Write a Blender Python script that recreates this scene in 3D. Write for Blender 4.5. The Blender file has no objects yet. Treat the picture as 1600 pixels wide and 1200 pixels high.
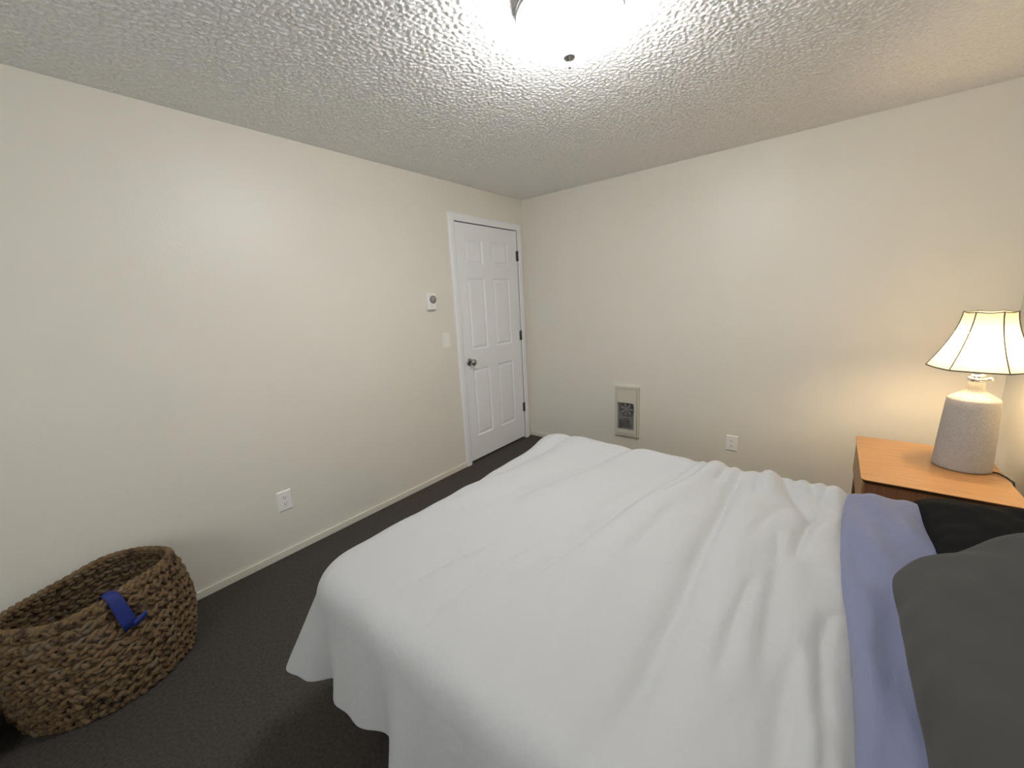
import bpy, bmesh, math, random
import numpy as np
from mathutils import Vector, Matrix
random.seed(4)
PI = math.pi
scene = bpy.context.scene
col = scene.collection

# ------------------------------------------------------------------ camera
CAM = Vector((2.4065, -3.2446, 1.4126))
YAW, PITCH, ROLL = math.radians(129.0992), math.radians(-11.8961), math.radians(-3.0082)
d = Vector((math.cos(YAW)*math.cos(PITCH), math.sin(YAW)*math.cos(PITCH), math.sin(PITCH)))
r = d.cross(Vector((0, 0, 1))).normalized(); u = r.cross(d)
c_, s_ = math.cos(ROLL), math.sin(ROLL)
r2 = r*c_ + u*s_; u2 = u*c_ - r*s_
cam_data = bpy.data.cameras.new('camera')
cam_data.sensor_fit = 'HORIZONTAL'; cam_data.sensor_width = 36.0
cam_data.lens = 36.0*619.02/1600.0
cam_data.clip_start = 0.02
cam = bpy.data.objects.new('camera', cam_data)
m = Matrix((r2, u2, -d)).transposed().to_4x4(); m.translation = CAM
cam.matrix_world = m
col.objects.link(cam); scene.camera = cam

# ------------------------------------------------------------------ world, exposure
world = bpy.data.worlds.new('world'); scene.world = world
world.use_nodes = True
world.node_tree.nodes['Background'].inputs[0].default_value = (0.55, 0.62, 0.75, 1)
world.node_tree.nodes['Background'].inputs[1].default_value = 0.02
scene.view_settings.view_transform = 'Standard'
scene.view_settings.look = 'None'
scene.view_settings.gamma = 1.0
scene.view_settings.exposure = 1.62
scene.view_settings.use_curve_mapping = False
scene.cycles.use_denoising = True
scene.cycles.max_bounces = 10
scene.cycles.diffuse_bounces = 6
scene.cycles.transmission_bounces = 8
scene.cycles.sample_clamp_indirect = 4.0
DOME_STRENGTH = 21.0
BULB_STRENGTH = 88.0

H = 2.337; W = 3.159; YB = -4.80     # ceiling height, room width, rear wall

# soft fill light, shining in through an added, unseen opening behind the camera
def area_light(name, loc, rot, sx, sy, power, color):
    l = bpy.data.lights.new(name, 'AREA'); l.shape = 'RECTANGLE'; l.size = sx; l.size_y = sy
    l.energy = power; l.color = color
    o = bpy.data.objects.new(name, l); o.location = loc; o.rotation_euler = rot; col.objects.link(o)
    return o
area_light('rear_fill_light', (2.05, YB-0.12, 1.5), (math.radians(90), 0, 0), 1.35, 1.05, 7.0, (0.90, 0.95, 1.0))

# ------------------------------------------------------------------ materials
def mat(name, color, rough=0.5, metal=0.0, spec=0.5, sheen=0.0):
    m_ = bpy.data.materials.new(name); m_.use_nodes = True
    b = m_.node_tree.nodes['Principled BSDF']
    b.inputs['Base Color'].default_value = (*color, 1)
    b.inputs['Roughness'].default_value = rough
    b.inputs['Metallic'].default_value = metal
    b.inputs['Specular IOR Level'].default_value = spec
    b.inputs['Sheen Weight'].default_value = sheen
    return m_
def N(m_, t, **kw):
    n = m_.node_tree.nodes.new(t)
    for k, v in kw.items():
        if k in n.inputs: n.inputs[k].default_value = v
        else: setattr(n, k, v)
    return n
def L(m_, a, b): m_.node_tree.links.new(a, b)
def bsdf(m_): return m_.node_tree.nodes['Principled BSDF']
def coords(m_, scale=(1, 1, 1), rot=(0, 0, 0)):
    tc = N(m_, 'ShaderNodeTexCoord'); mp = N(m_, 'ShaderNodeMapping')
    mp.inputs['Scale'].default_value = scale; mp.inputs['Rotation'].default_value = rot
    L(m_, tc.outputs['Object'], mp.inputs['Vector']); return mp.outputs['Vector']
def add_bump(m_, scale, strength, dist, detail=4, rough=0.6, vec=None, tex='ShaderNodeTexNoise', prev=None):
    v = vec or coords(m_)
    t = N(m_, tex); t.inputs['Scale'].default_value = scale
    if tex == 'ShaderNodeTexNoise':
        t.inputs['Detail'].default_value = detail; t.inputs['Roughness'].default_value = rough
        out = t.outputs['Fac']
    else: out = t.outputs['Distance']
    L(m_, v, t.inputs['Vector'])
    b = N(m_, 'ShaderNodeBump'); b.inputs['Strength'].default_value = strength; b.inputs['Distance'].default_value = dist
    L(m_, out, b.inputs['Height'])
    if prev: L(m_, prev, b.inputs['Normal'])
    L(m_, b.outputs['Normal'], bsdf(m_).inputs['Normal'])
    return b.outputs['Normal']
def noise_color(m_, c1, c2, scale, detail=5, lo=0.35, hi=0.65, vec=None, rough=0.6):
    v = vec or coords(m_)
    t = N(m_, 'ShaderNodeTexNoise'); t.inputs['Scale'].default_value = scale; t.inputs['Detail'].default_value = detail
    t.inputs['Roughness'].default_value = rough
    L(m_, v, t.inputs['Vector'])
    cr = N(m_, 'ShaderNodeValToRGB')
    cr.color_ramp.elements[0].position = lo; cr.color_ramp.elements[1].position = hi
    cr.color_ramp.elements[0].color = (*c1, 1); cr.color_ramp.elements[1].color = (*c2, 1)
    L(m_, t.outputs['Fac'], cr.inputs['Fac']); L(m_, cr.outputs['Color'], bsdf(m_).inputs['Base Color'])
    return cr

M = {}
M['wall'] = mat('beige_wall_paint', (0.70, 0.66, 0.565), 0.38, spec=0.5)
noise_color(M['wall'], (0.79, 0.76, 0.675), (0.805, 0.775, 0.69), 3.0, 3)
add_bump(M['wall'], 150, 0.22, 0.004, 3)
M['ceiling'] = mat('stippled_ceiling', (0.90, 0.89, 0.87), 0.9, spec=0.15)
nb = add_bump(M['ceiling'], 140, 0.5, 0.006, 2.0, 0.5)
M['baseboard'] = mat('beige_baseboard_paint', (0.76, 0.72, 0.62), 0.35)
M['white_paint'] = mat('white_semi_gloss_paint', (0.89, 0.90, 0.92), 0.36)
add_bump(M['white_paint'], 60, 0.06, 0.002, 2, vec=coords(M['white_paint'], (4, 4, 0.5)))
M['gap'] = mat('dark_gap', (0.02, 0.02, 0.02), 0.9)
M['carpet'] = mat('dark_grey_brown_carpet', (0.06, 0.052, 0.046), 1.0, spec=0.05, sheen=0.1)
cr = noise_color(M['carpet'], (0.055, 0.044, 0.035), (0.125, 0.102, 0.083), 90, 8, 0.3, 0.7)
add_bump(M['carpet'], 260, 1.0, 0.012, 4, 0.7)
M['duvet'] = mat('white_cotton', (0.47, 0.47, 0.465), 0.95, spec=0.15, sheen=0.15)
n1 = add_bump(M['duvet'], 9, 0.32, 0.02, 4, 0.55, vec=coords(M['duvet'], (1.6, 0.8, 1), (0, 0, 0.2)))
add_bump(M['duvet'], 900, 0.10, 0.001, 2, prev=n1)
M['blue'] = mat('lavender_blue_cotton', (0.185, 0.20, 0.30), 0.9, spec=0.15, sheen=0.2)
n1 = add_bump(M['blue'], 12, 0.3, 0.02, 4, 0.55, vec=coords(M['blue'], (2.4, 0.9, 1), (0, 0, 0.5)))
add_bump(M['blue'], 900, 0.10, 0.001, 2, prev=n1)
M['grey_fabric'] = mat('charcoal_grey_cotton', (0.064, 0.062, 0.056), 0.95, spec=0.10, sheen=0.05)
n1 = add_bump(M['grey_fabric'], 6, 0.35, 0.02, 3, 0.5, vec=coords(M['grey_fabric'], (1, 1, 1)))
add_bump(M['grey_fabric'], 800, 0.15, 0.001, 2, prev=n1)
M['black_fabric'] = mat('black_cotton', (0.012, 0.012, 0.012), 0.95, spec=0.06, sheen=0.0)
n1 = add_bump(M['black_fabric'], 7, 0.3, 0.02, 2, 0.5, vec=coords(M['black_fabric'], (1, 1.6, 1), (0, 0, 0.3)))
M['mattress'] = mat('mattress_ticking', (0.7, 0.7, 0.7), 0.9)
add_bump(M['mattress'], 60, 0.2, 0.004)
M['black_metal'] = mat('black_metal', (0.02, 0.02, 0.02), 0.5, 0.3)
M['plastic'] = mat('white_plastic', (0.90, 0.89, 0.86), 0.35)
M['plastic_beige'] = mat('almond_enamel', (0.66, 0.63, 0.54), 0.35)
M['slot'] = mat('dark_slot', (0.03, 0.028, 0.025), 0.6)
M['dial'] = mat('grey_dial', (0.22, 0.20, 0.18), 0.45)
M['dial_face'] = mat('dial_face', (0.36, 0.34, 0.31), 0.5)
M['heater_dark'] = mat('heater_interior', (0.13, 0.12, 0.11), 0.6)
M['heater_grey'] = mat('heater_galvanised', (0.30, 0.30, 0.29), 0.5, 0.3)
M['nickel'] = mat('brushed_nickel', (0.40, 0.39, 0.38), 0.28, 1.0)
M['chrome'] = mat('chrome', (0.85, 0.85, 0.85), 0.08, 1.0)
M['bronze'] = mat('dark_nickel_hinge', (0.12, 0.115, 0.11), 0.4, 0.7)

def wood(name, c1, c2, rough, axis_scale):
    m_ = mat(name, c1, rough)
    v = coords(m_, axis_scale)
    cr_ = noise_color(m_, c1, c2, 6, 8, 0.35, 0.65, vec=v, rough=0.65)
    add_bump(m_, 9, 0.08, 0.002, 6, vec=v)
    return m_
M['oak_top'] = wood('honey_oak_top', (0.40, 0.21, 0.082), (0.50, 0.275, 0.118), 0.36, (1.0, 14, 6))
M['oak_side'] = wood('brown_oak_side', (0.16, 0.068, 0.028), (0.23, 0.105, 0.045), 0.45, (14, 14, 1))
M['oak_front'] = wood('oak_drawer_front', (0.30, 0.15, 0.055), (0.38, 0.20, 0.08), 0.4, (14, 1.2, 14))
M['oak_dark'] = wood('dark_oak_edge', (0.045, 0.022, 0.008), (0.07, 0.035, 0.012), 0.5, (6, 6, 6))

# basket fibre: tan, olive and grey-brown strands
m_ = mat('woven_hyacinth', (0.3, 0.2, 0.1), 0.75, spec=0.25); M['fibre'] = m_
v = coords(m_)
t = N(m_, 'ShaderNodeTexNoise'); t.inputs['Scale'].default_value = 26; t.inputs['Detail'].default_value = 6; t.inputs['Roughness'].default_value = 0.7
L(m_, v, t.inputs['Vector'])
cr = N(m_, 'ShaderNodeValToRGB'); e = cr.color_ramp.elements
e[0].position = 0.34; e[0].color = (0.050, 0.034, 0.022, 1)
e[1].position = 0.74; e[1].color = (0.36, 0.235, 0.115, 1)
for p_, c in ((0.42, (0.125, 0.082, 0.048)), (0.52, (0.235, 0.150, 0.068)), (0.62, (0.18, 0.145, 0.105))):
    q = e.new(p_); q.color = (*c, 1)
L(m_, t.outputs['Fac'], cr.inputs['Fac']); L(m_, cr.outputs['Color'], bsdf(m_).inputs['Base Color'])
add_bump(m_, 150, 0.8, 0.006, 4, 0.7, vec=coords(m_, (1, 1, 2.5)))
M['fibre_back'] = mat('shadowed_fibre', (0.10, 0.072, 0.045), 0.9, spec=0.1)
M['tape'] = mat('blue_painters_tape', (0.008, 0.022, 0.17), 0.6)
add_bump(M['tape'], 300, 0.4, 0.002, vec=coords(M['tape'], (1, 6, 1)))

# ceramic lamp body: fine speckle
m_ = mat('speckled_white_ceramic', (0.62, 0.59, 0.56), 0.75, spec=0.25); M['ceramic'] = m_
noise_color(m_, (0.33, 0.315, 0.30), (0.43, 0.415, 0.40), 220, 3, 0.35, 0.6)
add_bump(m_, 240, 0.6, 0.002, 3)
# lamp shade fabric: thin, lets light through
m_ = bpy.data.materials.new('cream_shade_fabric'); m_.use_nodes = True; M['shade'] = m_
nt = m_.node_tree; nt.nodes.remove(nt.nodes['Principled BSDF'])
out = nt.nodes['Material Output']
df = nt.nodes.new('ShaderNodeBsdfDiffuse'); tr = nt.nodes.new('ShaderNodeBsdfTranslucent'); mx = nt.nodes.new('ShaderNodeMixShader')
df.inputs[0].default_value = (0.80, 0.76, 0.66, 1); tr.inputs[0].default_value = (0.34, 0.31, 0.25, 1)
mx.inputs[0].default_value = 0.50
wv = nt.nodes.new('ShaderNodeTexNoise'); wv.inputs['Scale'].default_value = 400
bp = nt.nodes.new('ShaderNodeBump'); bp.inputs['Strength'].default_value = 0.1; bp.inputs['Distance'].default_value = 0.001
nt.links.new(wv.outputs['Fac'], bp.inputs['Height']); nt.links.new(bp.outputs['Normal'], df.inputs['Normal'])
nt.links.new(df.outputs[0], mx.inputs[1]); nt.links.new(tr.outputs[0], mx.inputs[2]); nt.links.new(mx.outputs[0], out.inputs[0])
M['seam'] = mat('shade_seam_tape', (0.10, 0.085, 0.065), 0.9)

def emissive(name, color, strength):
    m_ = bpy.data.materials.new(name); m_.use_nodes = True
    b = m_.node_tree.nodes['Principled BSDF']
    b.inputs['Base Color'].default_value = (0.8, 0.8, 0.78, 1); b.inputs['Roughness'].default_value = 0.3
    b.inputs['Emission Color'].default_value = (*color, 1); b.inputs['Emission Strength'].default_value = strength
    return m_
M['dome'] = emissive('lit_opal_glass', (0.97, 0.98, 1.0), DOME_STRENGTH)
M['bulb'] = emissive('lit_bulb', (1.0, 0.74, 0.42), BULB_STRENGTH)

# ------------------------------------------------------------------ mesh helpers
class MB:
    def __init__(s): s.v = []; s.f = []; s.smooth = []
    def add(s, vs, fs, smooth=False):
        n = len(s.v); s.v += [tuple(map(float, p)) for p in vs]
        s.f += [tuple(i+n for i in f) for f in fs]; s.smooth += [smooth]*len(fs); return s
    def box(s, x0, x1, y0, y1, z0, z1):
        vs = [(x, y, z) for z in (z0, z1) for y in (y0, y1) for x in (x0, x1)]
        return s.add(vs, [(0, 2, 3, 1), (4, 5, 7, 6), (0, 1, 5, 4), (2, 6, 7, 3), (0, 4, 6, 2), (1, 3, 7, 5)])
    def lathe(s, prof, center, n=48, smooth=True, axis='z', sx=1, sy=1, cap=True):
        cx, cy, cz = center; vs = []; fs = []
        for rr, h in prof:
            for k in range(n):
                a = 2*PI*k/n; p, q = rr*math.cos(a)*sx, rr*math.sin(a)*sy
                if axis == 'z': vs.append((cx+p, cy+q, cz+h))
                elif axis == 'x': vs.append((cx+h, cy+p, cz+q))
                else: vs.append((cx+q, cy+h, cz+p))
        for i in range(len(prof)-1):
            for k in range(n):
                k2 = (k+1) % n
                fs.append((i*n+k, i*n+k2, (i+1)*n+k2, (i+1)*n+k))
        if cap:
            fs.append(tuple(range(n-1, -1, -1))); b = (len(prof)-1)*n; fs.append(tuple(range(b, b+n)))
        return s.add(vs, fs, smooth)
    def tube(s, pts, rad, n=8, closed=False, flat=None):
        pts = [Vector(p) for p in pts]; m_ = len(pts); vs = []; fs = []
        up = Vector((0, 0, 1))
        for i, p in enumerate(pts):
            a = pts[(i-1) % m_] if (closed or i > 0) else pts[i]
            b = pts[(i+1) % m_] if (closed or i < m_-1) else pts[i]
            t_ = (b-a).normalized(); ref = up if abs(t_.z) < 0.95 else Vector((1, 0, 0))
            x = t_.cross(ref).normalized(); y = x.cross(t_)
            rr = rad[i] if hasattr(rad, '__len__') else rad
            for k in range(n):
                an = 2*PI*k/n
                vs.append(p + x*rr*math.cos(an)*(flat or 1) + y*rr*math.sin(an))
        for i in range(m_ if closed else m_-1):
            j = (i+1) % m_
            for k in range(n):
                k2 = (k+1) % n
                fs.append((i*n+k, i*n+k2, j*n+k2, j*n+k))
        if not closed:
            fs.append(tuple(range(n-1, -1, -1))); b = (m_-1)*n; fs.append(tuple(range(b, b+n)))
        return s.add(vs, fs, True)
    def grid(s, P, smooth=True, wrap=False):
        nu, nv = P.shape[:2]; vs = [tuple(q) for q in P.reshape(-1, 3)]; fs = []
        for i in range(nu-1):
            for j in range(nv if wrap else nv-1):
                j2 = (j+1) % nv
                fs.append((i*nv+j, (i+1)*nv+j, (i+1)*nv+j2, i*nv+j2))
        return s.add(vs, fs, smooth)

def obj(name, mb, material, parent=None, bevel=0.0, seg=2, recalc=True, label=None):
    root = parent
    while root is not None and root.parent is not None: root = root.parent
    off = root.location if root is not None else Vector((0, 0, 0))
    me = bpy.data.meshes.new(name)
    me.from_pydata([(a-off.x, b-off.y, c-off.z) for a, b, c in mb.v], [], mb.f)
    me.polygons.foreach_set('use_smooth', mb.smooth)
    if recalc:
        bm = bmesh.new(); bm.from_mesh(me); bmesh.ops.recalc_face_normals(bm, faces=bm.faces); bm.to_mesh(me); bm.free()
    me.materials.append(material); me.update()
    o = bpy.data.objects.new(name, me); col.objects.link(o)
    if parent is not None: o.parent = parent
    if bevel:
        b = o.modifiers.new('bevel', 'BEVEL'); b.width = bevel; b.segments = seg; b.limit_method = 'ANGLE'
        b.angle_limit = math.radians(50); b.harden_normals = False
    if label: o['label'] = label
    return o
def thing(name, label, cat, loc, group=None):
    o = bpy.data.objects.new(name, None); col.objects.link(o); o.location = loc
    o.empty_display_size = 0.05
    o['label'] = label; o['category'] = cat
    if group: o['group'] = group
    return o
def tag(o, label, cat, group=None):
    o['label'] = label; o['category'] = cat
    if group: o['group'] = group
    return o
def struct(name, mb, material, **kw):
    o = obj(name, mb, material, **kw); o['kind'] = 'structure'; return o

# ------------------------------------------------------------------ room shell
DY0, DY1, DZ1 = -0.912, -0.105, 2.052          # door opening in the left wall
struct('floor', MB().box(-0.6, W+0.1, YB-0.1, 0.1, -0.1, 0.0), M['carpet'])
# stippled plaster: a fine relief of blobs 1-2 cm across standing a few millimetres proud
def stipple(nx_, ny_, step, seed):
    rs = np.random.RandomState(seed); n_ = rs.randn(nx_, ny_)
    fx = np.fft.fftfreq(nx_, step)[:, None]; fy = np.fft.rfftfreq(ny_, step)[None, :]
    f_ = np.sqrt(fx*fx+fy*fy)
    band = np.exp(-((f_-46.0)/22.0)**2)+0.25*np.exp(-((f_-22.0)/10.0)**2)
    z_ = np.fft.irfft2(np.fft.rfft2(n_)*band, s=(nx_, ny_)); z_ /= z_.std()
    return np.tanh(z_*0.9+0.1)
STEP = 0.005
cnx, cny = int(round(W/STEP))+1, 741
xs_ = np.linspace(0.0, W, cnx); ys_ = np.concatenate([[YB], np.linspace(-3.70, 0.0, cny-1)])
rel = stipple(cnx, cny, STEP, 11)*0.0030
rel[:, 0] = 0
edge_ = np.minimum(np.minimum(xs_[:, None], W-xs_[:, None])/0.01, -ys_[None, :]/0.01); rel *= np.clip(edge_, 0, 1)
Xc, Yc = np.meshgrid(xs_, ys_, indexing='ij')
vv = np.stack([Xc, Yc, H-0.002+rel], -1).reshape(-1, 3)
idx = np.arange(cnx*cny).reshape(cnx, cny)
ff = np.stack([idx[:-1, :-1], idx[:-1, 1:], idx[1:, 1:], idx[1:, :-1]], -1).reshape(-1, 4)
nv0 = len(vv)
slab = np.array([(x, y, z) for z in (H+0.001, H+0.1) for y in (YB-0.1, 0.1) for x in (-0.1, W+0.1)])
fs_ = np.array([(0, 2, 3, 1), (4, 5, 7, 6), (0, 1, 5, 4), (2, 6, 7, 3), (0, 4, 6, 2), (1, 3, 7, 5)])+nv0
vv = np.concatenate([vv, slab]); ff = np.concatenate([ff, fs_])
cme = bpy.data.meshes.new('ceiling')
cme.vertices.add(len(vv)); cme.vertices.foreach_set('co', vv.ravel())
cme.loops.add(len(ff)*4); cme.loops.foreach_set('vertex_index', ff.ravel())
cme.polygons.add(len(ff)); cme.polygons.foreach_set('loop_start', np.arange(len(ff))*4)
cme.polygons.foreach_set('loop_total', np.full(len(ff), 4))
cme.update(calc_edges=True)
cme.polygons.foreach_set('use_smooth', np.concatenate([np.ones(len(ff)-6, bool), np.zeros(6, bool)]))
cme.materials.append(M['ceiling'])
ceil_o = bpy.data.objects.new('ceiling', cme); col.objects.link(ceil_o); ceil_o['kind'] = 'structure'
wl = MB()
wl.box(-0.1, 0, YB, DY0-0.012, 0, H); wl.box(-0.1, 0, DY1+0.012, 0.0, 0, H); wl.box(-0.1, 0, DY0-0.012, DY1+0.012, DZ1+0.012, H)
struct('wall_left', wl, M['wall'])
struct('wall_far', MB().box(-0.1, W+0.1, 0, 0.1, 0, H), M['wall'])
struct('wall_right', MB().box(W, W+0.1, YB, 0.0, 0, H), M['wall'])
wr = MB()
WX0, WX1, WZ0, WZ1 = 1.35, 2.75, 0.95, 2.05
wr.box(-0.1, WX0, YB-0.1, YB, 0, H); wr.box(WX1, W+0.1, YB-0.1, YB, 0, H)
wr.box(WX0, WX1, YB-0.1, YB, 0, WZ0); wr.box(WX0, WX1, YB-0.1, YB, WZ1, H)
struct('wall_rear', wr, M['wall'])
win = MB(); t_ = 0.045
win.box(WX0, WX0+t_, YB-0.07, YB-0.02, WZ0, WZ1); win.box(WX1-t_, WX1, YB-0.07, YB-0.02, WZ0, WZ1)
win.box(WX0+t_, WX1-t_, YB-0.07, YB-0.02, WZ0, WZ0+t_); win.box(WX0+t_, WX1-t_, YB-0.07, YB-0.02, WZ1-t_, WZ1)
win.box(2.03, 2.07, YB-0.07, YB-0.02, WZ0+t_, WZ1-t_)
struct('added_window_1', win, M['white_paint'], bevel=0.003)  # unseen frame, added around the opening that lets the fill light in

BH = 0.042
struct('baseboard_left', MB().box(0, 0.011, YB, DY0-0.062, 0, BH), M['baseboard'], bevel=0.003)
struct('baseboard_far', MB().box(0.011, W, -0.011, 0, 0, BH), M['baseboard'], bevel=0.003)
struct('baseboard_right', MB().box(W-0.011, W, YB, -0.011, 0, BH), M['baseboard'], bevel=0.003)
struct('baseboard_rear', MB().box(0.011, W-0.011, YB, YB+0.011, 0, BH), M['baseboard'], bevel=0.003)

# door casing (one profiled frame), jambs
cs = MB(); CW = 0.060
prof = [(0, 0), (0, 0.011), (0.012, 0.015), (0.045, 0.0165), (CW-0.004, 0.013), (CW, 0.009), (CW, 0)]
def casing_path(o):   # inner edge offset o outward
    return [(DY0-o, 0.0), (DY0-o, DZ1+o), (DY1+o, DZ1+o), (DY1+o, 0.0)]
P = np.zeros((4, len(prof), 3))
for j, (o, h) in enumerate(prof):
    for i, (yy, zz) in enumerate(casing_path(o+0.002)): P[i, j] = (h, yy, zz)
cs.grid(P, smooth=False)
struct('trim_1', cs, M['white_paint'])
jb = MB()
jb.box(-0.1, 0.004, DY0-0.012, DY0-0.002, 0, DZ1+0.004); jb.box(-0.1, 0.004, DY1+0.002, DY1+0.012, 0, DZ1+0.004)
jb.box(-0.1, 0.004, DY0-0.002, DY1+0.002, DZ1+0.004, DZ1+0.012)
struct('trim_2', jb, M['white_paint'])

# six-panel door
sy0, sy1, sz0, sz1 = DY0+0.002, DY1-0.002, 0.022, DZ1-0.006
XF = 0.0                                          # room-side face of the slab
wcol = [(-0.806, -0.588), (-0.478, -0.245)]
rows = [(0.232, 0.842), (1.008, 1.612), (1.722, 1.925)]
ys = [sy0, *wcol[0], *wcol[1], sy1]; zs = [sz0, *rows[0], *rows[1], *rows[2], sz1]
dm = MB()
dm.box(-0.036, XF-0.012, sy0, sy1, sz0, sz1)
def rect_ring(mb, a, b):   # a, b: (y0,y1,z0,z1,x)
    def cs_(q): return [(q[4], q[0], q[2]), (q[4], q[1], q[2]), (q[4], q[1], q[3]), (q[4], q[0], q[3])]
    mb.add(cs_(a)+cs_(b), [(0, 1, 5, 4), (1, 2, 6, 5), (2, 3, 7, 6), (3, 0, 4, 7)])
def inset(q, k, x): return (q[0]+k, q[1]-k, q[2]+k, q[3]-k, x)
for i in range(len(ys)-1):
    for j in range(len(zs)-1):
        q = (ys[i], ys[i+1], zs[j], zs[j+1], XF)
        if i in (1, 3) and j in (1, 3, 5):
            seq = [q, inset(q, 0.004, XF-0.003), inset(q, 0.012, XF-0.008), inset(q, 0.017, XF-0.0085), inset(q, 0.036, XF-0.002)]
            for a, b in zip(seq, seq[1:]): rect_ring(dm, a, b)
            b = seq[-1]; dm.add([(b[4], b[0], b[2]), (b[4], b[1], b[2]), (b[4], b[1], b[3]), (b[4], b[0], b[3])], [(0, 1, 2, 3)])
        else:
            dm.add([(XF, q[0], q[2]), (XF, q[1], q[2]), (XF, q[1], q[3]), (XF, q[0], q[3])], [(0, 1, 2, 3)])
o5 = (sy0, sy1, sz0, sz1, XF); rect_ring(dm, (sy0, sy1, sz0, sz1, XF-0.012), o5)
door = struct('door_1', dm, M['white_paint'], recalc=False)
me = door.data
bm = bmesh.new(); bm.from_mesh(me); bmesh.ops.remove_doubles(bm, verts=bm.verts, dist=1e-5); bm.normal_update()
for f in bm.faces:
    if f.calc_center_median().x > -0.0119 and f.normal.x < -0.01: f.normal_flip()
bm.to_mesh(me); bm.free()
for hz in (1.822, 1.070, 0.335):
    hb = MB(); hb.lathe([(0.0065, -0.046), (0.0065, 0.046)], (0.0075, DY1+0.001, hz), 12)
    hb.box(0.000, 0.0045, DY1-0.020, DY1+0.001, hz-0.044, hz+0.044)
    hb.lathe([(0.003, 0.046), (0.0045, 0.050), (0.002, 0.054)], (0.0075, DY1+0.001, hz), 10)
    obj('hinge', hb, M['bronze'], door)
KY, KZ = -0.846, 0.912
kb = MB(); kb.lathe([(0.033, 0.0), (0.033, 0.004), (0.028, 0.009), (0.014, 0.012)], (XF, KY, KZ), 32, axis='x')
knob = obj('door_knob', MB().lathe([(0.011, 0.008), (0.011, 0.030), (0.020, 0.036), (0.027, 0.045), (0.0285, 0.054), (0.025, 0.063), (0.015, 0.069), (0.004, 0.070)], (XF, KY, KZ), 32, axis='x'), M['nickel'], door)
obj('rose', kb, M['nickel'], knob)

# ------------------------------------------------------------------ wall fittings
def outlet(name, label, wall, c, z, group):
    # wall 'x': on the left wall facing +x ; 'y': on the far wall facing -y
    def tr(a, h, zz):
        return (h, c+a, zz) if wall == 'x' else (c+a, -h, zz)
    root = thing(name, label, 'outlet', tr(0, 0, z-0.06), group)
    def tb(mb_local):
        q = MB(); q.v = [tr(a, h, z+zz) for a, h, zz in mb_local.v]; q.f = mb_local.f; q.smooth = mb_local.smooth; return q
    pm = MB(); w2, h2 = 0.040, 0.0605
    ring = [[(-w2, 0), (w2, 0)], ]
    vs = []
    for k, (ins, hh) in enumerate([(0, 0.0), (0.0005, 0.003), (0.006, 0.0065)]):
        a, b = w2-ins, h2-ins
        vs += [(-a, hh, -b), (a, hh, -b), (a, hh, b), (-a, hh, b)]
    fs = []
    for k in range(2):
        for i in range(4): fs.append((k*4+i, k*4+(i+1) % 4, k*4+4+(i+1) % 4, k*4+4+i))
    fs += [(8, 9, 10, 11), (3, 2, 1, 0)]
    pm.add(vs, fs)
    obj('cover_plate', tb(pm), M['plastic'], root)
    for s in (-1, 1):
        rm = MB(); zc = s*0.0195; n = 28; vs = []
        for hh in (0.0060, 0.0078):
            for k in range(n):
                a = 2*PI*k/n
                vs.append((0.0172*math.cos(a), hh, zc+max(-0.0138, min(0.0138, 0.0172*math.sin(a)))))
        rm.add(vs, [(k, (k+1) % n, n+(k+1) % n, n+k) for k in range(n)]+[tuple(range(n, 2*n))])
        rc = obj('receptacle', tb(rm), M['plastic'], root)
        sl = MB()
        sl.box(-0.0075, -0.0050, 0.0077, 0.0083, zc-0.001, zc+0.0075); sl.box(0.0050, 0.0072, 0.0077, 0.0083, zc+0.000, zc+0.0072)
        sl.lathe([(0.0026, 0.0077), (0.0026, 0.0083)], (0, 0, zc-0.0065), 12, axis='y')
        obj('slot', tb(sl), M['slot'], rc)
    obj('screw', tb(MB().lathe([(0.003, 0.0063), (0.003, 0.0073)], (0, 0, 0), 12, axis='y')), M['plastic'], root)
    return root
outlet('wall_outlet', 'white duplex wall outlet low on the left wall between the wicker basket and the door', 'x', -2.443, 0.339, 'wall outlets')
outlet('wall_outlet', 'white duplex wall outlet on the far wall between the small heater and the nightstand', 'y', 1.892, 0.265, 'wall outlets')

# thermostat
t = thing('thermostat', 'white wall thermostat with a round grey dial, above the light switch', 'thermostat', (0, -1.2235, 1.375))
obj('housing', MB().box(0, 0.030, -1.2615, -1.1855, 1.374, 1.498), M['plastic'], t, bevel=0.005)
dl = obj('dial', MB().lathe([(0.0285, 0.030), (0.0285, 0.037), (0.026, 0.040), (0.020, 0.0405)], (0, -1.217, 1.450), 36, axis='x'), M['dial'], t)
obj('dial_face', MB().lathe([(0.0205, 0.0400), (0.0200, 0.0425)], (0, -1.217, 1.450), 36, axis='x'), M['dial_face'], dl)
obj('indicator', MB().lathe([(0.002, 0.0300), (0.002, 0.0312)], (0, -1.225, 1.400), 10, axis='x'), M['dial'], t)
# light switch
t = thing('light_switch', 'white rocker light switch on the left wall beside the door frame', 'switch', (0, -1.091, 1.070))
obj('cover_plate', MB().box(0, 0.006, -1.127, -1.055, 1.070, 1.188), M['plastic'], t, bevel=0.0025)
rk = MB(); rk.add([(0.006, -1.1075, 1.096), (0.006, -1.0745, 1.096), (0.006, -1.0745, 1.162), (0.006, -1.1075, 1.162),
                   (0.0105, -1.1075, 1.096), (0.0105, -1.0745, 1.096), (0.0072, -1.0745, 1.162), (0.0072, -1.1075, 1.162)],
                  [(4, 5, 6, 7), (0, 1, 5, 4), (1, 2, 6, 5), (2, 3, 7, 6), (3, 0, 4, 7)])
obj('rocker', rk, M['plastic'], t)

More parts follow.
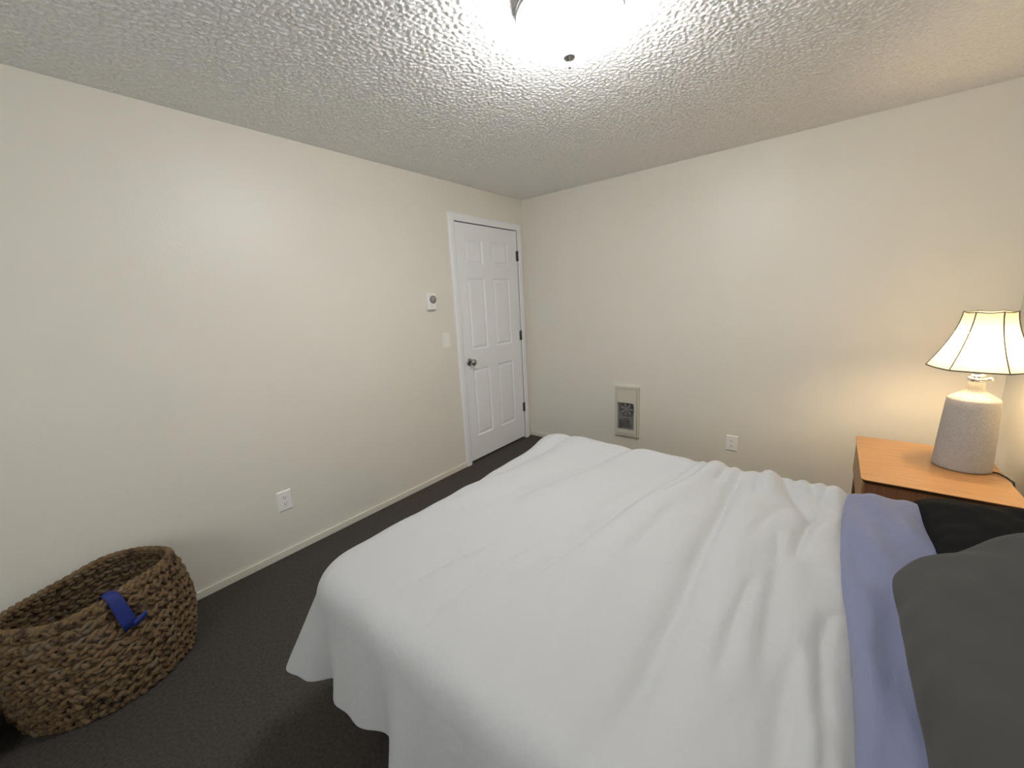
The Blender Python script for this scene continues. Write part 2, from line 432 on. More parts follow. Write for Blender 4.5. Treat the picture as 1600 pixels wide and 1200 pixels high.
# wall heater
t = thing('wall_heater', 'small almond wall heater with a dark fan grille, low on the far wall', 'heater', (1.068, 0, 0.185))
hx0, hx1, hz0, hz1 = 0.960, 1.176, 0.185, 0.631
fr = MB()
ix0, ix1, iz0, iz1 = hx0+0.014, hx1-0.014, hz0+0.016, hz1-0.016
D = 0.030
for a in ((hx0, ix0, hz0, hz1), (ix1, hx1, hz0, hz1), (ix0, ix1, hz0, iz0), (ix0, ix1, iz1, hz1)):
    fr.box(a[0], a[1], -D, 0, a[2], a[3])
obj('outer_frame', fr, M['plastic_beige'], t)
gx0, gx1, gz0, gz1 = 0.988, 1.136, 0.242, 0.486
pn = MB(); F = 0.034
i0, i1, k0, k1 = ix0+0.003, ix1-0.003, iz0+0.003, iz1-0.003
pn.box(i0, gx0, -F, -0.004, k0, k1); pn.box(gx1, i1, -F, -0.004, k0, k1)
pn.box(gx0, gx1, -F, -0.004, k0, gz0); pn.box(gx0, gx1, -F, -0.004, gz1, k1)
obj('front_panel', pn, M['plastic_beige'], t, bevel=0.0015)
obj('back_pan', MB().box(gx0-0.002, gx1+0.002, -0.006, -0.001, gz0-0.002, gz1+0.002), M['heater_grey'], t)
fan = MB(); fc = ((gx0+gx1)/2+0.004, -0.012, gz1-0.062)
fan.lathe([(0.066, 0.0), (0.066, -0.004), (0.062, -0.004), (0.060, 0.002)], fc, 36, axis='y')
fo = obj('fan', fan, M['heater_dark'], t)
bl = MB()
for k in range(7):
    a = 2*PI*k/7; c, s = math.cos(a), math.sin(a)
    bl.add([(fc[0]+c*0.012-s*0.006, -0.018, fc[2]+s*0.012+c*0.006), (fc[0]+c*0.055-s*0.016, -0.020, fc[2]+s*0.055+c*0.016),
            (fc[0]+c*0.055+s*0.010, -0.0165, fc[2]+s*0.055-c*0.010), (fc[0]+c*0.012+s*0.006, -0.017, fc[2]+s*0.012-c*0.006)], [(0, 1, 2, 3)])
bl.lathe([(0.014, 0.0), (0.014, -0.010), (0.008, -0.012)], (fc[0], -0.014, fc[2]), 20, axis='y')
obj('fan_blades', bl, M['heater_grey'], fo)
el = MB()
for k in range(5):
    z = gz0+0.022+k*0.017; w_ = 0.052-0.006*k
    el.box((gx0+gx1)/2-w_, (gx0+gx1)/2+w_-0.006, -0.020, -0.008, z, z+0.006)
el.box((gx0+gx1)/2-0.058, (gx0+gx1)/2-0.050, -0.024, -0.006, gz0+0.004, gz0+0.085)
obj('heating_element', el, M['heater_dark'], t)
gr = MB(); nbar = 13
for k in range(nbar):
    z = gz0+(k+0.5)*(gz1-gz0)/nbar
    gr.box(gx0, gx1, -0.0315, -0.0295, z-0.0006, z+0.0006)
for k in (0.25, 0.5, 0.75): gr.box(gx0+k*(gx1-gx0)-0.0012, gx0+k*(gx1-gx0)+0.0012, -0.0295, -0.0275, gz0, gz1)
obj('grille', gr, M['heater_grey'], t)
obj('screw', MB().lathe([(0.004, -0.034), (0.004, -0.0365)], (1.062, 0, hz1-0.030), 12, axis='y'), M['heater_grey'], t)

# ------------------------------------------------------------------ ceiling lamp
LX, LY = 1.660, -1.940
t = thing('ceiling_lamp', 'lit white glass dome ceiling light with a nickel finial', 'lamp', (LX, LY, H))
obj('base_pan', MB().lathe([(0.150, 0.0), (0.168, -0.020), (0.172, -0.040), (0.160, -0.044), (0.10, -0.044)], (LX, LY, H), 64), M['nickel'], t)
DR, DD, DZ = 0.168, 0.110, H-0.046
pr = [(0.0001, -DD)] + [(DR*math.sin(a), -DD*math.cos(a)) for a in np.linspace(0.06, PI/2, 20)] + [(DR-0.006, 0.002), (0.13, 0.003)]
obj('glass_dome', MB().lathe(pr, (LX, LY, DZ), 72, cap=False), M['dome'], t)
fz = DZ-DD
obj('finial', MB().lathe([(0.0195, 0.002), (0.021, -0.003), (0.017, -0.008), (0.007, -0.011), (0.004, -0.014), (0.004, -0.026), (0.0055, -0.029), (0.0045, -0.034), (0.001, -0.037)], (LX, LY, fz), 28), M['nickel'], t)

# ------------------------------------------------------------------ bed
XF_, XH = 1.20, 3.13; YN, YFAR = -2.80, -1.42; ZT = 0.575
def rounded_slab(mb, x0, x1, y0, y1, z0, z1, rr, n=8):
    lay = []
    for zz, ins in [(z0, rr)]+[(z0+rr-rr*math.cos(a), rr-rr*math.sin(a)) for a in np.linspace(0.2, PI/2, 5)]+[(z1-rr+rr*math.sin(a), rr-rr*math.cos(a)) for a in np.linspace(0, PI/2-0.2, 5)]+[(z1, rr)]:
        ring = []; cr_ = rr*1.2
        for cx, cy, a0 in ((x1-cr_, y1-cr_, 0), (x0+cr_, y1-cr_, PI/2), (x0+cr_, y0+cr_, PI), (x1-cr_, y0+cr_, 1.5*PI)):
            for k in range(n+1):
                a = a0+PI/2*k/n; ring.append((cx+(cr_-ins)*math.cos(a), cy+(cr_-ins)*math.sin(a), zz))
        lay.append(ring)
    k_ = len(lay[0]); vs = [p for l in lay for p in l]; fs = []
    for i in range(len(lay)-1):
        for j in range(k_): fs.append((i*k_+j, i*k_+(j+1) % k_, (i+1)*k_+(j+1) % k_, (i+1)*k_+j))
    fs += [tuple(range(k_-1, -1, -1)), tuple(range((len(lay)-1)*k_, len(lay)*k_))]
    mb.add(vs, fs, True)
bed = thing('bed', 'bed with its head at the right wall, mostly hidden under the white duvet', 'bed', (2.16, -2.11, 0))
mm = MB(); rounded_slab(mm, XF_+0.02, XH-0.01, YN+0.03, YFAR-0.03, 0.31, ZT-0.03, 0.05)
obj('mattress', mm, M['mattress'], bed)
mm = MB(); rounded_slab(mm, XF_+0.03, XH-0.02, YN+0.04, YFAR-0.04, 0.13, 0.31, 0.02)
obj('box_spring', mm, M['mattress'], bed)
fr = MB()
fr.box(XF_+0.03, XH-0.02, YN+0.04, YN+0.07, 0.10, 0.13); fr.box(XF_+0.03, XH-0.02, YFAR-0.07, YFAR-0.04, 0.10, 0.13)
for k in range(5):
    x = XF_+0.06+k*0.44; fr.box(x, x+0.03, YN+0.07, YFAR-0.07, 0.10, 0.13)
obj('frame', fr, M['black_metal'], bed)
for x in (XF_+0.10, XH-0.12):
    for y in (YN+0.10, YFAR-0.10):
        obj('leg', MB().lathe([(0.018, 0.0), (0.018, 0.10)], (x, y, 0), 16), M['black_metal'], bed)

def smooth_noise(x, y, seed, scale):
    rs = np.random.RandomState(seed); out = 0
    for k in range(7):
        a, ph, f = rs.uniform(0, 2*PI), rs.uniform(0, 2*PI), scale*rs.uniform(0.5, 1.5)
        out = out+np.sin((x*math.cos(a)+y*math.sin(a))*f+ph)
    return out/7

def drape(X, Y, x0, x1, y0, y1, zt, rr, flare=0.10, rc=0.0):
    """plan coordinates on a laid-out cloth -> points over a rounded box, plus normals"""
    ax = np.clip(X, x0+rr+rc, x1); ay = np.clip(Y, y0+rr+rc, y1-rr-rc)
    dx, dy = X-ax, Y-ay
    dist = np.sqrt(dx*dx+dy*dy); n = np.maximum(dist, 1e-9); nx, ny = dx/n, dy/n
    flat = np.minimum(dist, rc); dist = np.maximum(dist-rc, 0)
    th = np.clip(dist/rr, 0, PI/2*0.93)
    rest = np.maximum(dist-rr*PI/2*0.93, 0)
    off = flat+rr*np.sin(th)+rest*flare
    dz = rr*(1-np.cos(th))+rest*math.sqrt(1-flare*flare)
    P = np.stack([ax+nx*off, ay+ny*off, zt-dz], -1)
    Nn = np.stack([nx*np.sin(th), ny*np.sin(th), np.cos(th)], -1)
    return P, Nn, rest, nx, ny

def seg_dist(X, Y, pts):
    """signed distance to a polyline and position 0..1 along it"""
    best = np.full(X.shape, 1e9); sg = np.zeros(X.shape); tt = np.zeros(X.shape)
    pts = [np.array(p, float) for p in pts]
    ln = [np.linalg.norm(b-a) for a, b in zip(pts, pts[1:])]; tot = sum(ln); acc = 0
    for a, b, l_ in zip(pts, pts[1:], ln):
        dx, dy = (b-a)/l_
        px, py = X-a[0], Y-a[1]
        s = np.clip(px*dx+py*dy, 0, l_)
        qx, qy = px-s*dx, py-s*dy
        dd = np.sqrt(qx*qx+qy*qy); side = np.sign(px*dy-py*dx)
        mk = dd < best
        best = np.where(mk, dd, best); sg = np.where(mk, side, sg); tt = np.where(mk, (acc+s)/tot, tt)
        acc += l_
    return best, sg, tt

# creases: polylines across the duvet in room metres (x, y), height, width, direction of the step
CREASES = [
    ([(2.13, -1.38), (2.12, -1.48), (2.10, -1.60)], 0.007, 0.016, 1),
    ([(2.46, -1.40), (2.45, -1.50), (2.44, -1.58)], 0.007, 0.013, 1),
    ([(2.05, -1.38), (2.03, -1.50), (1.98, -1.66), (1.95, -1.78)], 0.010, 0.018, 1),
    ([(2.31, -2.10), (2.30, -2.30), (2.30, -2.52)], 0.007, 0.016, 1),
    ([(2.43, -2.45), (2.42, -2.62), (2.42, -2.80)], 0.008, 0.016, 1),
    ([(2.36, -1.62), (2.30, -1.78), (2.27, -1.98)], 0.005, 0.02, 1),
    ([(1.58, -1.75), (1.50, -1.92), (1.44, -2.10)], 0.006, 0.014, 1),
    ([(1.84, -2.20), (1.80, -2.36), (1.78, -2.48)], 0.007, 0.012, -1),
    ([(2.02, -1.40), (1.99, -1.50), (1.93, -1.70), (1.90, -1.83), (1.86, -2.08), (1.82, -2.35), (1.80, -2.58)], 0.017, 0.040, 1),
    ([(1.96, -1.46), (1.90, -1.60), (1.84, -1.85), (1.80, -2.10)], 0.008, 0.03, 1),
    ([(2.19, -1.40), (2.18, -1.56), (2.18, -1.80), (2.18, -2.05), (2.19, -2.28), (2.20, -2.58), (2.18, -2.86)], 0.017, 0.036, 1),
    ([(1.70, -1.44), (1.62, -1.57), (1.56, -1.80), (1.50, -2.05), (1.47, -2.25)], 0.015, 0.045, 1),
    ([(1.35, -1.42), (1.32, -1.62), (1.28, -1.90), (1.22, -2.15), (1.22, -2.45)], 0.013, 0.045, 1),
    ([(2.34, -1.80), (2.36, -2.02), (2.36, -2.20), (2.37, -2.45)], 0.006, 0.018, 1),
    ([(2.50, -2.10), (2.455, -2.16), (2.44, -2.27), (2.45, -2.55), (2.46, -2.80)], 0.006, 0.015, -1),
    ([(2.46, -1.62), (2.42, -1.72), (2.405, -1.86), (2.40, -1.98)], 0.013, 0.020, 1),
    ([(2.28, -1.40), (2.33, -1.55), (2.41, -1.75)], 0.008, 0.022, -1),
    ([(2.24, -1.38), (2.24, -1.52), (2.26, -1.64)], 0.008, 0.016, 1),
    ([(2.41, -1.38), (2.41, -1.46), (2.42, -1.53)], 0.008, 0.014, 1),
    ([(2.35, -1.37), (2.36, -1.45), (2.37, -1.50)], 0.007, 0.012, 1),
    ([(1.75, -2.20), (1.70, -2.42), (1.68, -2.62), (1.70, -2.80)], 0.007, 0.03, 1),
    ([(1.62, -2.36), (1.56, -2.52), (1.53, -2.70)], 0.006, 0.03, 1),
    ([(1.90, -2.35), (1.92, -2.55), (1.95, -2.75)], 0.006, 0.025, 1),
    ([(2.42, -2.30), (2.41, -2.50), (2.41, -2.75)], 0.007, 0.02, 1),
    ([(2.03, -1.80), (2.02, -2.05), (2.00, -2.25)], 0.006, 0.03, 1),
]
def crease_height(X, Y):
    h = np.zeros(X.shape)
    for pts, A, w, sgn in CREASES:
        dd, sg, tt = seg_dist(X, Y, pts)
        q = dd/w*sg*sgn
        taper = np.clip(np.minimum(tt, 1-tt)*6, 0.0, 1); taper = np.where(pts[0][1] > -1.5, np.clip((1-tt)*5, 0, 1)*np.clip(0.45+tt*3, 0, 1), taper)
        wide = 1+0.6*tt
        q = q/wide; q = np.where(q > 0, q/0.55, q/1.5)
        h += 1.25*A*taper*(-q)*np.exp(-q*q/2)*1.5
    return h

# duvet
DX0, DX1, DY0_, DY1_ = XF_-0.035, 2.52, YN-0.035, YFAR+0.045
HEM = 0.34
nu, nv = 190, 230
ua = np.linspace(DX0-HEM+0.055, DX1, nu); va = np.linspace(DY0_-HEM+0.055, DY1_+HEM-0.055, nv)
X, Y = np.meshgrid(ua, va, indexing='ij')
# hem is not straight
wob = 0.02*np.sin(X*5.1+0.4)+0.012*np.sin(X*11+1)
Yw = np.where(Y < DY0_, Y-wob*np.clip((DY0_-Y)/0.3, 0, 1), Y)
P, Nn, rest, nx, ny = drape(X, Yw, DX0, 9.0, DY0_, DY1_, ZT+0.058, 0.085, 0.10, 0.06)
# puffiness and creases
onTop = np.clip(1-rest/0.02, 0, 1)
cxm, cym = (DX0+DX1)/2, (DY0_+DY1_)/2
puff = 0.008*smooth_noise(X, Y, 3, 7.0)+0.003*smooth_noise(X, Y, 8, 16.0)+0.0020*smooth_noise(X, Y, 5, 45.0)
edge = np.exp(-((X-DX1)/0.10)**2)
h = puff+crease_height(X, Y)
h += np.exp(-((Y-DY1_+0.06)/0.12)**2)*(0.030+0.005*smooth_noise(X, Y*0, 12, 11))
h += 0.012*np.exp(-((X-1.26)/0.14)**2)*np.exp(-((Y-DY1_+0.12)/0.16)**2)
P += Nn*(h*1.0)[..., None]
# hanging folds on the sides (the cloth waves outward along the hem)
along = np.where(np.abs(ny) > np.abs(nx), X, Y)
fold = 0.022*np.sin(along*19+1.3*np.sin(along*4))+0.012*np.sin(along*41+2)
ang = np.arctan2(ny, nx)
corner = (np.abs(nx) > 1e-3) & (np.abs(ny) > 1e-3)
cf = np.where(corner, np.sin(2*np.abs(ang)), 0.0)
cf = np.abs(np.sin(2*ang))*corner
amt = np.clip(rest/0.28, 0, 1.4)
f2 = fold*(1-cf)+cf*(0.085+0.012*np.cos(ang*9))
P[..., 0] += nx*f2*amt; P[..., 1] += ny*f2*amt
# pushed in a little under the near side just past the corner
P[..., 2] += rest*0.26*cf
P[..., 2] = np.maximum(P[..., 2], 0.03)
# curl under of the head end
fall = np.clip((X-(DX1-0.05))/0.05, 0, 1); P[..., 2] -= 0.03*fall**2
mb = MB().grid(P)
duvet = obj('duvet', mb, M['duvet'])
tag(duvet, 'large rumpled white duvet spread over the bed, hanging past the foot corner', 'duvet')
so = duvet.modifiers.new('solidify', 'SOLIDIFY'); so.thickness = 0.022; so.offset = -1
ss = duvet.modifiers.new('subsurf', 'SUBSURF'); ss.levels = 1; ss.render_levels = 1

# blue sheet band folded across the bed
bx0, bx1 = 2.475, 2.73
na, nb_ = 46, 200
tt = np.linspace(0, 2*PI, na, endpoint=False)
yb = np.linspace(DY0_-0.30, DY1_+0.26, nb_)
PP = np.zeros((nb_, na, 3))
for i, y in enumerate(yb):
    s_far = np.clip((y-(-2.6))/1.1, 0, 1)
    hw = 0.125+0.012*math.sin(y*6); cx = 2.605+0.012*math.sin(y*3.1)+0.03*(1-s_far)
    ht = 0.022+0.016*s_far+0.006*math.sin(y*7)
    ct, st = np.cos(tt), np.sin(tt)
    ex = np.sign(ct)*np.abs(ct)**0.65*hw; ez = np.sign(st)*np.abs(st)**0.8*ht
    Xr = cx+ex; Yr = np.full(na, y)
    p_, n_, rest_, _, _ = drape(Xr, Yr, 0.0, 9.0, DY0_+0.01, DY1_-0.01, ZT+0.052, 0.085, 0.06)
    wr_ = (0.003*np.sin(y*22+ex*40)+0.007*np.sin(ex*48+y*11+1.5*math.sin(y*4))+0.005*np.sin(ex*85-y*6+2))*np.clip(st-0.1, 0, 1)
    PP[i] = p_+n_*(ez+wr_)[:, None]
mb = MB().grid(PP, wrap=True)
mb.f += [tuple(range(na-1, -1, -1)), tuple(range((nb_-1)*na, nb_*na))]; mb.smooth += [True, True]
blue = obj('sheet', mb, M['blue'])
tag(blue, 'lavender blue sheet folded across the bed between the white duvet and the pillows', 'sheet')
blue.modifiers.new('subsurf', 'SUBSURF').render_levels = 1

# pillows
def pillow(name, label, lx, ly, th, loc, rot, material, seed, corner_pull=0.10):
    n = 60; s = np.linspace(-1, 1, n)
    U, V = np.meshgrid(s, s, indexing='ij')
    # dense corners
    shape = (1-np.abs(U)**3.0)**0.52*(1-np.abs(V)**3.0)**0.52
    shape = np.nan_to_num(shape)
    px = U*lx/2*(1-0.045*(1-V**2)*np.abs(U)**3)*(1-0.055*np.abs(V)**8)
    py = V*ly/2*(1-0.045*(1-U**2)*np.abs(V)**3)*(1-0.055*np.abs(U)**8)
    wrk = 0.008*smooth_noise(U*lx, V*ly, seed, 24)+0.018*smooth_noise(U*lx, V*ly, seed+3, 11)
    dg = U*lx*0.8+V*ly*0.6
    wrk = wrk+0.007*np.sin(dg*34+1.2*np.sin((U-V)*2.5))*np.exp(-((U-0.2)/0.6)**2)
    rad = np.arctan2(V, U)
    wrk2 = 0.006*np.sin(rad*22+seed)*np.clip(np.hypot(U, V)-0.55, 0, 1)
    top = np.stack([px, py, th/2*shape+(wrk+wrk2)*np.clip(shape*2, 0, 1)], -1)
    bot = np.stack([px, py, -th/2*shape*0.8], -1)
    q = MB().grid(top); q.grid(bot[:, ::-1])
    R_ = Matrix.Rotation(rot[2], 3, 'Z') @ Matrix.Rotation(rot[1], 3, 'Y') @ Matrix.Rotation(rot[0], 3, 'X')
    q.v = [tuple(R_ @ Vector(p_)+Vector(loc)) for p_ in q.v]
    o = obj(name, q, material, recalc=False)
    bm = bmesh.new(); bm.from_mesh(o.data); bmesh.ops.remove_doubles(bm, verts=bm.verts, dist=0.0004)
    bmesh.ops.recalc_face_normals(bm, faces=bm.faces); bm.to_mesh(o.data); bm.free()
    tag(o, label, 'pillow'); ss_ = o.modifiers.new('subsurf', 'SUBSURF'); ss_.levels = ss_.render_levels = 1
    return o
pillow('pillow', 'large charcoal grey pillow propped up at the head of the bed, nearest the camera', 0.63, 0.80, 0.20,
       (2.828, -2.350, 0.858), (0, math.radians(-36), 0), M['grey_fabric'], 3)
pillow('pillow', 'black pillow lying flat beside the nightstand, behind the grey pillow', 0.47, 0.66, 0.19,
       (2.910, -1.69, 0.632), (0, math.radians(4), 0), M['black_fabric'], 9)

# ------------------------------------------------------------------ nightstand
nx0, nx1, ny0, ny1, nz = 2.572, 3.060, -1.005, -0.335, 0.55
ns = thing('nightstand', 'honey oak nightstand in the corner by the head of the bed', 'nightstand', ((nx0+nx1)/2, (ny0+ny1)/2, 0))
def round_plate(x0, x1, y0, y1, z0, z1, rr, n=6, under=0.0):
    ring = []; low = []
    for cx, cy, a0 in ((x1-rr, y1-rr, 0), (x0+rr, y1-rr, PI/2), (x0+rr, y0+rr, PI), (x1-rr, y0+rr, 1.5*PI)):
        for k in range(n+1):
            a = a0+PI/2*k/n; ring.append((cx+rr*math.cos(a), cy+rr*math.sin(a))); low.append((cx+(rr-under)*math.cos(a), cy+(rr-under)*math.sin(a)))
    k_ = len(ring); q = MB()
    q.add([(a, b, z0) for a, b in low]+[(a, b, z1) for a, b in ring],
          [(i, (i+1) % k_, k_+(i+1) % k_, k_+i) for i in range(k_)]+[tuple(range(k_-1, -1, -1)), tuple(range(k_, 2*k_))])
    return q
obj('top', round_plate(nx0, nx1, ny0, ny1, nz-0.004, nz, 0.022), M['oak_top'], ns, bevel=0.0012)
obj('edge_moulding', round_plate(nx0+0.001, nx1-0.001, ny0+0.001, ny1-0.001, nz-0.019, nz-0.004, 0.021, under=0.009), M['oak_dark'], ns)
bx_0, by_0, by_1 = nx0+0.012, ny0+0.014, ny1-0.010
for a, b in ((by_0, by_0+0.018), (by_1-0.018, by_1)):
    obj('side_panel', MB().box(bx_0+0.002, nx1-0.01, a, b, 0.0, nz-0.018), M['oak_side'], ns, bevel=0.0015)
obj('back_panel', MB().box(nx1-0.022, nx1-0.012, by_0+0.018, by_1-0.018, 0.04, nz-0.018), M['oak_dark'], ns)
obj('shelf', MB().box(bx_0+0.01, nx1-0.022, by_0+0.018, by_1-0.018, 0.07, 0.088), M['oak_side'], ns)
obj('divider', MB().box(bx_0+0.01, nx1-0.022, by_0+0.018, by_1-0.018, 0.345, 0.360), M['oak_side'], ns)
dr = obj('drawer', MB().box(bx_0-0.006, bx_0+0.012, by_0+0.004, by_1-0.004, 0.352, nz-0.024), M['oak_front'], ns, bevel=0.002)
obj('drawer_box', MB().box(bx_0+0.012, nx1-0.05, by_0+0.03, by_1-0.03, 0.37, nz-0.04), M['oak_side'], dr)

# ------------------------------------------------------------------ table lamp
lx, ly, lz = 2.935, -0.622, nz
tl = thing('table_lamp', 'lit table lamp with pale speckled ceramic base and cream bell shade, on the nightstand', 'lamp', (lx, ly, lz))
bp_ = [(0.085, 0.0), (0.092, 0.002), (0.096, 0.008), (0.096, 0.016), (0.095, 0.04), (0.0905, 0.17), (0.0855, 0.29), (0.0835, 0.322), (0.080, 0.329), (0.070, 0.336), (0.045, 0.354), (0.033, 0.363), (0.029, 0.369), (0.0275, 0.377), (0.027, 0.402), (0.020, 0.405)]
obj('base', MB().lathe(bp_, (lx, ly, lz), 72), M['ceramic'], tl)
# crystal-cut chrome collar with switch knob
cl = MB()
n = 16
for k in range(n):
    a = 2*PI*k/n
    cl.lathe([(0.001, -0.0075), (0.006, -0.004), (0.0075, 0.0), (0.006, 0.004), (0.001, 0.0075)], (lx+0.025*math.cos(a), ly+0.025*math.sin(a), lz+0.418), 6, smooth=False)
cl.lathe([(0.022, 0.403), (0.024, 0.408), (0.020, 0.414), (0.020, 0.424), (0.026, 0.430), (0.024, 0.436), (0.016, 0.438), (0.016, 0.478), (0.012, 0.480)], (lx, ly, lz), 32, smooth=False)
obj('collar', cl, M['chrome'], tl)
kn = MB(); dirx, diry = 0.78, -0.62
kn.tube([(lx+dirx*q, ly+diry*q, lz+0.422) for q in (0.014, 0.030, 0.034, 0.046, 0.050)], [0.0025, 0.0025, 0.008, 0.009, 0.004], 12)
obj('switch', kn, M['chrome'], tl)
obj('bulb', MB().lathe([(0.012, 0.480), (0.014, 0.49), (0.026, 0.52), (0.030, 0.545), (0.025, 0.568), (0.012, 0.580), (0.001, 0.583)], (lx, ly, lz), 24), M['bulb'], tl)
# shade: six curved panels between ribs
ZS0, ZS1 = 0.468, 0.712
def shade_r(tq):   # tq 0 bottom..1 top : bell profile
    return 0.076+(0.166-0.076)*((1-tq)**1.6)
NP = 6; per = 16; rot0 = math.radians(129.1+90+9)   # ribs as seen from the bed
P = np.zeros((22, NP*per, 3)); ribs = [[] for _ in range(NP)]; topring = []; botring = []
for i, tq in enumerate(np.linspace(0, 1, 22)):
    R0 = shade_r(tq)
    for k in range(NP*per):
        a = 2*PI*k/(NP*per); loc_a = (a % (2*PI/NP))-PI/NP
        flat = math.cos(PI/NP)/math.cos(loc_a); mixf = 0.55
        rr = R0*(mixf*flat+(1-mixf))
        zz = ZS0+(ZS1-ZS0)*tq - (0.004*math.cos(loc_a*NP/2) if i == 21 else 0)
        p_ = (lx+rr*math.cos(a+rot0), ly+rr*math.sin(a+rot0), lz+zz)
        P[i, k] = p_
        if k % per == 0: ribs[k//per].append((lx+(rr+0.0012)*math.cos(a+rot0), ly+(rr+0.0012)*math.sin(a+rot0), lz+zz))
        if i == 0: botring.append(p_)
        if i == 21: topring.append(p_)
sh = obj('lamp_shade', MB().grid(P, wrap=True), M['shade'], tl)
sm = MB()
for rb in ribs: sm.tube(rb, 0.0022, 6)
obj('rib', sm, M['seam'], sh)
obj('lower_trim', MB().tube(botring, 0.0030, 6, closed=True), M['seam'], sh)
obj('upper_trim', MB().tube(topring, 0.0022, 6, closed=True), M['seam'], sh)
sp = MB()
for k in range(3):
    a = rot0+2*PI*k/3
    sp.tube([(lx, ly, lz+0.680), (lx+0.073*math.cos(a), ly+0.073*math.sin(a), lz+0.704)], 0.0015, 6)
for s in (-1, 1):
    sp.tube([(lx+s*0.012, ly, lz+0.45), (lx+s*0.045, ly, lz+0.50), (lx+s*0.045, ly, lz+0.58), (lx+s*0.006, ly, lz+0.680)], 0.0015, 6)
sp.lathe([(0.006, 0.678), (0.006, 0.690), (0.002, 0.696)], (lx, ly, lz), 12)
obj('harp', sp, M['chrome'], tl)
cd = [(lx+0.06, ly-0.02, lz+0.0045), (lx+0.105, ly-0.03, lz+0.005), (nx1-0.004, ly-0.075, lz+0.006), (nx1+0.012, ly-0.10, lz-0.004), (nx1+0.016, ly-0.11, lz-0.03), (nx1+0.018, ly-0.10, 0.30), (nx1+0.02, ly-0.06, 0.03), (W-0.03, ly+0.05, 0.006)]
obj('cord', MB().tube(cd, 0.0035, 8), M['black_metal'], tl)

# ------------------------------------------------------------------ basket
bxc, byc = 0.262, -3.245
bk = thing('wicker_basket', 'oval woven wicker basket on the floor by the left wall, blue tape on its rim', 'basket', (bxc, byc, 0))
def basket_r(zq, a):
    """radius multiplier over height 0..1"""
    return 0.90+0.19*math.sin(zq*PI*0.85)-0.10*zq
BA, BB_ = 0.212, 0.262           # half axes in x and y
def rim_z(a): return 0.425+0.018*math.cos(a-1.2)+0.008*math.sin(3*a)
def bpt(a, zq, out=0.0, dz=0.0):
    m_ = basket_r(zq, a); e_ = 1+0.02*math.cos(4*a)
    return (bxc+(BA*m_*e_+out)*math.cos(a), byc+(BB_*m_*e_+out)*math.sin(a), rim_z(a)*zq+dz)
wv = MB(); NR = 11
for row in range(NR):
    zq = (row+0.5)/NR
    nseg = 330; waves = 17
    for k in range(3):
        pts = []; ph = 2*PI*k/3+row*0.9+random.uniform(-0.3, 0.3)
        j1, j2 = random.uniform(0, 6), random.uniform(0, 6)
        for i in range(nseg):
            a = 2*PI*i/nseg
            tw = a*waves+ph+0.35*math.sin(5*a+j1)
            zoff = 0.0135*math.sin(tw)+0.003*math.sin(7*a+j2)
            out = 0.0065*math.sin(2*tw+0.6)+0.002*math.sin(9*a+j2)
            pts.append(bpt(a, zq, out, zoff))
        rads = [0.0085*(1+0.22*math.sin(37*2*PI*i/nseg*1.0+j1)+0.12*math.sin(83*2*PI*i/nseg+j2)) for i in range(nseg)]
        wv.tube(pts, rads, 7, closed=True, flat=0.75)
body = obj('woven_body', wv, M['fibre'], bk, recalc=False)
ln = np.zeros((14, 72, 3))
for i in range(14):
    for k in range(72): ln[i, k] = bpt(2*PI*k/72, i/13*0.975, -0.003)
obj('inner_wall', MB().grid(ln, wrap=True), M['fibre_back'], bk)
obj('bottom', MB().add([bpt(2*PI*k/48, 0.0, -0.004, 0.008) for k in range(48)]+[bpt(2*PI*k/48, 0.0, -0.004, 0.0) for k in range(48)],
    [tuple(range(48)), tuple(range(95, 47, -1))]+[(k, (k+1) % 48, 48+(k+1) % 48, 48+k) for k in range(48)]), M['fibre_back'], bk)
rm = MB()
for k in range(3):
    pts = []
    for i in range(300):
        a = 2*PI*i/300; tw = a*19+2*PI*k/3
        pts.append(bpt(a, 1.0, 0.0055*math.sin(2*tw)+0.002*math.sin(9*a), -0.008+0.009*math.sin(tw)+0.003*math.sin(5*a)))
    rm.tube(pts, 0.0085, 7, closed=True)
obj('rim', rm, M['fibre'], bk, recalc=False)
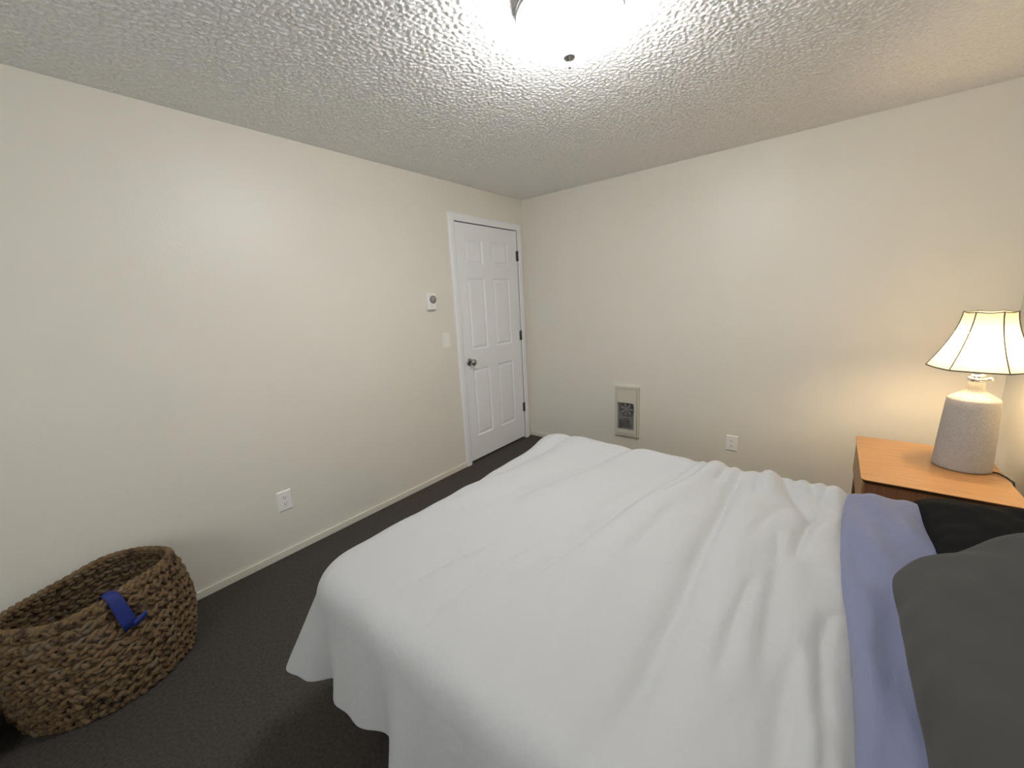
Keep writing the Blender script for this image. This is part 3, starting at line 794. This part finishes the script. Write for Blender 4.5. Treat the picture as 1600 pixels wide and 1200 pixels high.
# painter's tape folded over the rim with a bent tail
def tape_pt(a, dz, out=0.024):
    return Vector(bpt(a, 1.0+min(dz, 0)/rim_z(a), out, max(dz, 0)))
at = math.radians(6)
stations = [(-0.012, 0.03), (0.012, 0.018), (0.019, 0.004), (0.014, -0.012), (0.000, -0.022), (-0.030, -0.026), (-0.065, -0.027), (-0.098, -0.027), (-0.130, -0.027)]
tp = MB(); rowsP = []
for q, (dz, o_) in enumerate(stations):
    sh_ = 0.010*q/len(stations)*6
    row_ = []
    for s in np.linspace(-0.5, 0.5, 5):
        a = at+s*0.150+0.016*q
        row_.append(tuple(tape_pt(a, dz+0.004*math.sin(s*5+q), -o_)))
    rowsP.append(row_)
Pt = np.array(rowsP); tp.grid(Pt)
tail = []
for dz in (-0.112, -0.134):
    tail.append([tuple(tape_pt(at+0.15+s*0.15, dz+0.012*s, 0.0285)) for s in np.linspace(0, 1, 5)])
tp.grid(np.array(tail))
tpo = obj('tape', tp, M['tape'], bk, recalc=False, label='strip of blue painter\'s tape stuck over the rim')
tpo.modifiers.new('solidify', 'SOLIDIFY').thickness = 0.0008

# dark cloth lying in the basket
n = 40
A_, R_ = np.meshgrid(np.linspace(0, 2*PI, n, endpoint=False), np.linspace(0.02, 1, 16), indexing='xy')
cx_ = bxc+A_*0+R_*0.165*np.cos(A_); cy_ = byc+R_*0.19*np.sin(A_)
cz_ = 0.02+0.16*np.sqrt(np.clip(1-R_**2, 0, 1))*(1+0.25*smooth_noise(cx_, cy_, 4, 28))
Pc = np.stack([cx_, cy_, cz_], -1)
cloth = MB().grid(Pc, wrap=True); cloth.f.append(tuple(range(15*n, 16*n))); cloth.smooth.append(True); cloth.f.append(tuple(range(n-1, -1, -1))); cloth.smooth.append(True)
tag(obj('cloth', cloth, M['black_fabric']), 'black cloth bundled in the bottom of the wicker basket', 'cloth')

# black fabric bin beyond the basket
bn = thing('storage_bin', 'black fabric storage bin on the floor, half behind the wicker basket at the left edge', 'bin', (0.22, -3.74, 0))
q = MB(); x0, x1, y0, y1, z1 = 0.03, 0.40, -3.93, -3.56, 0.30
q.box(x0, x1, y0, y0+0.008, 0, z1); q.box(x0, x1, y1-0.008, y1, 0, z1); q.box(x0, x0+0.008, y0+0.008, y1-0.008, 0, z1); q.box(x1-0.008, x1, y0+0.008, y1-0.008, 0, z1)
q.box(x0, x1, y0, y1, 0, 0.008)
obj('body', q, M['black_fabric'], bn, bevel=0.003)
obj('handle', MB().tube([(x1+0.002, -3.80, 0.22), (x1+0.016, -3.79, 0.20), (x1+0.018, -3.745, 0.19), (x1+0.016, -3.70, 0.20), (x1+0.002, -3.69, 0.22)], 0.006, 8), M['black_fabric'], bn)
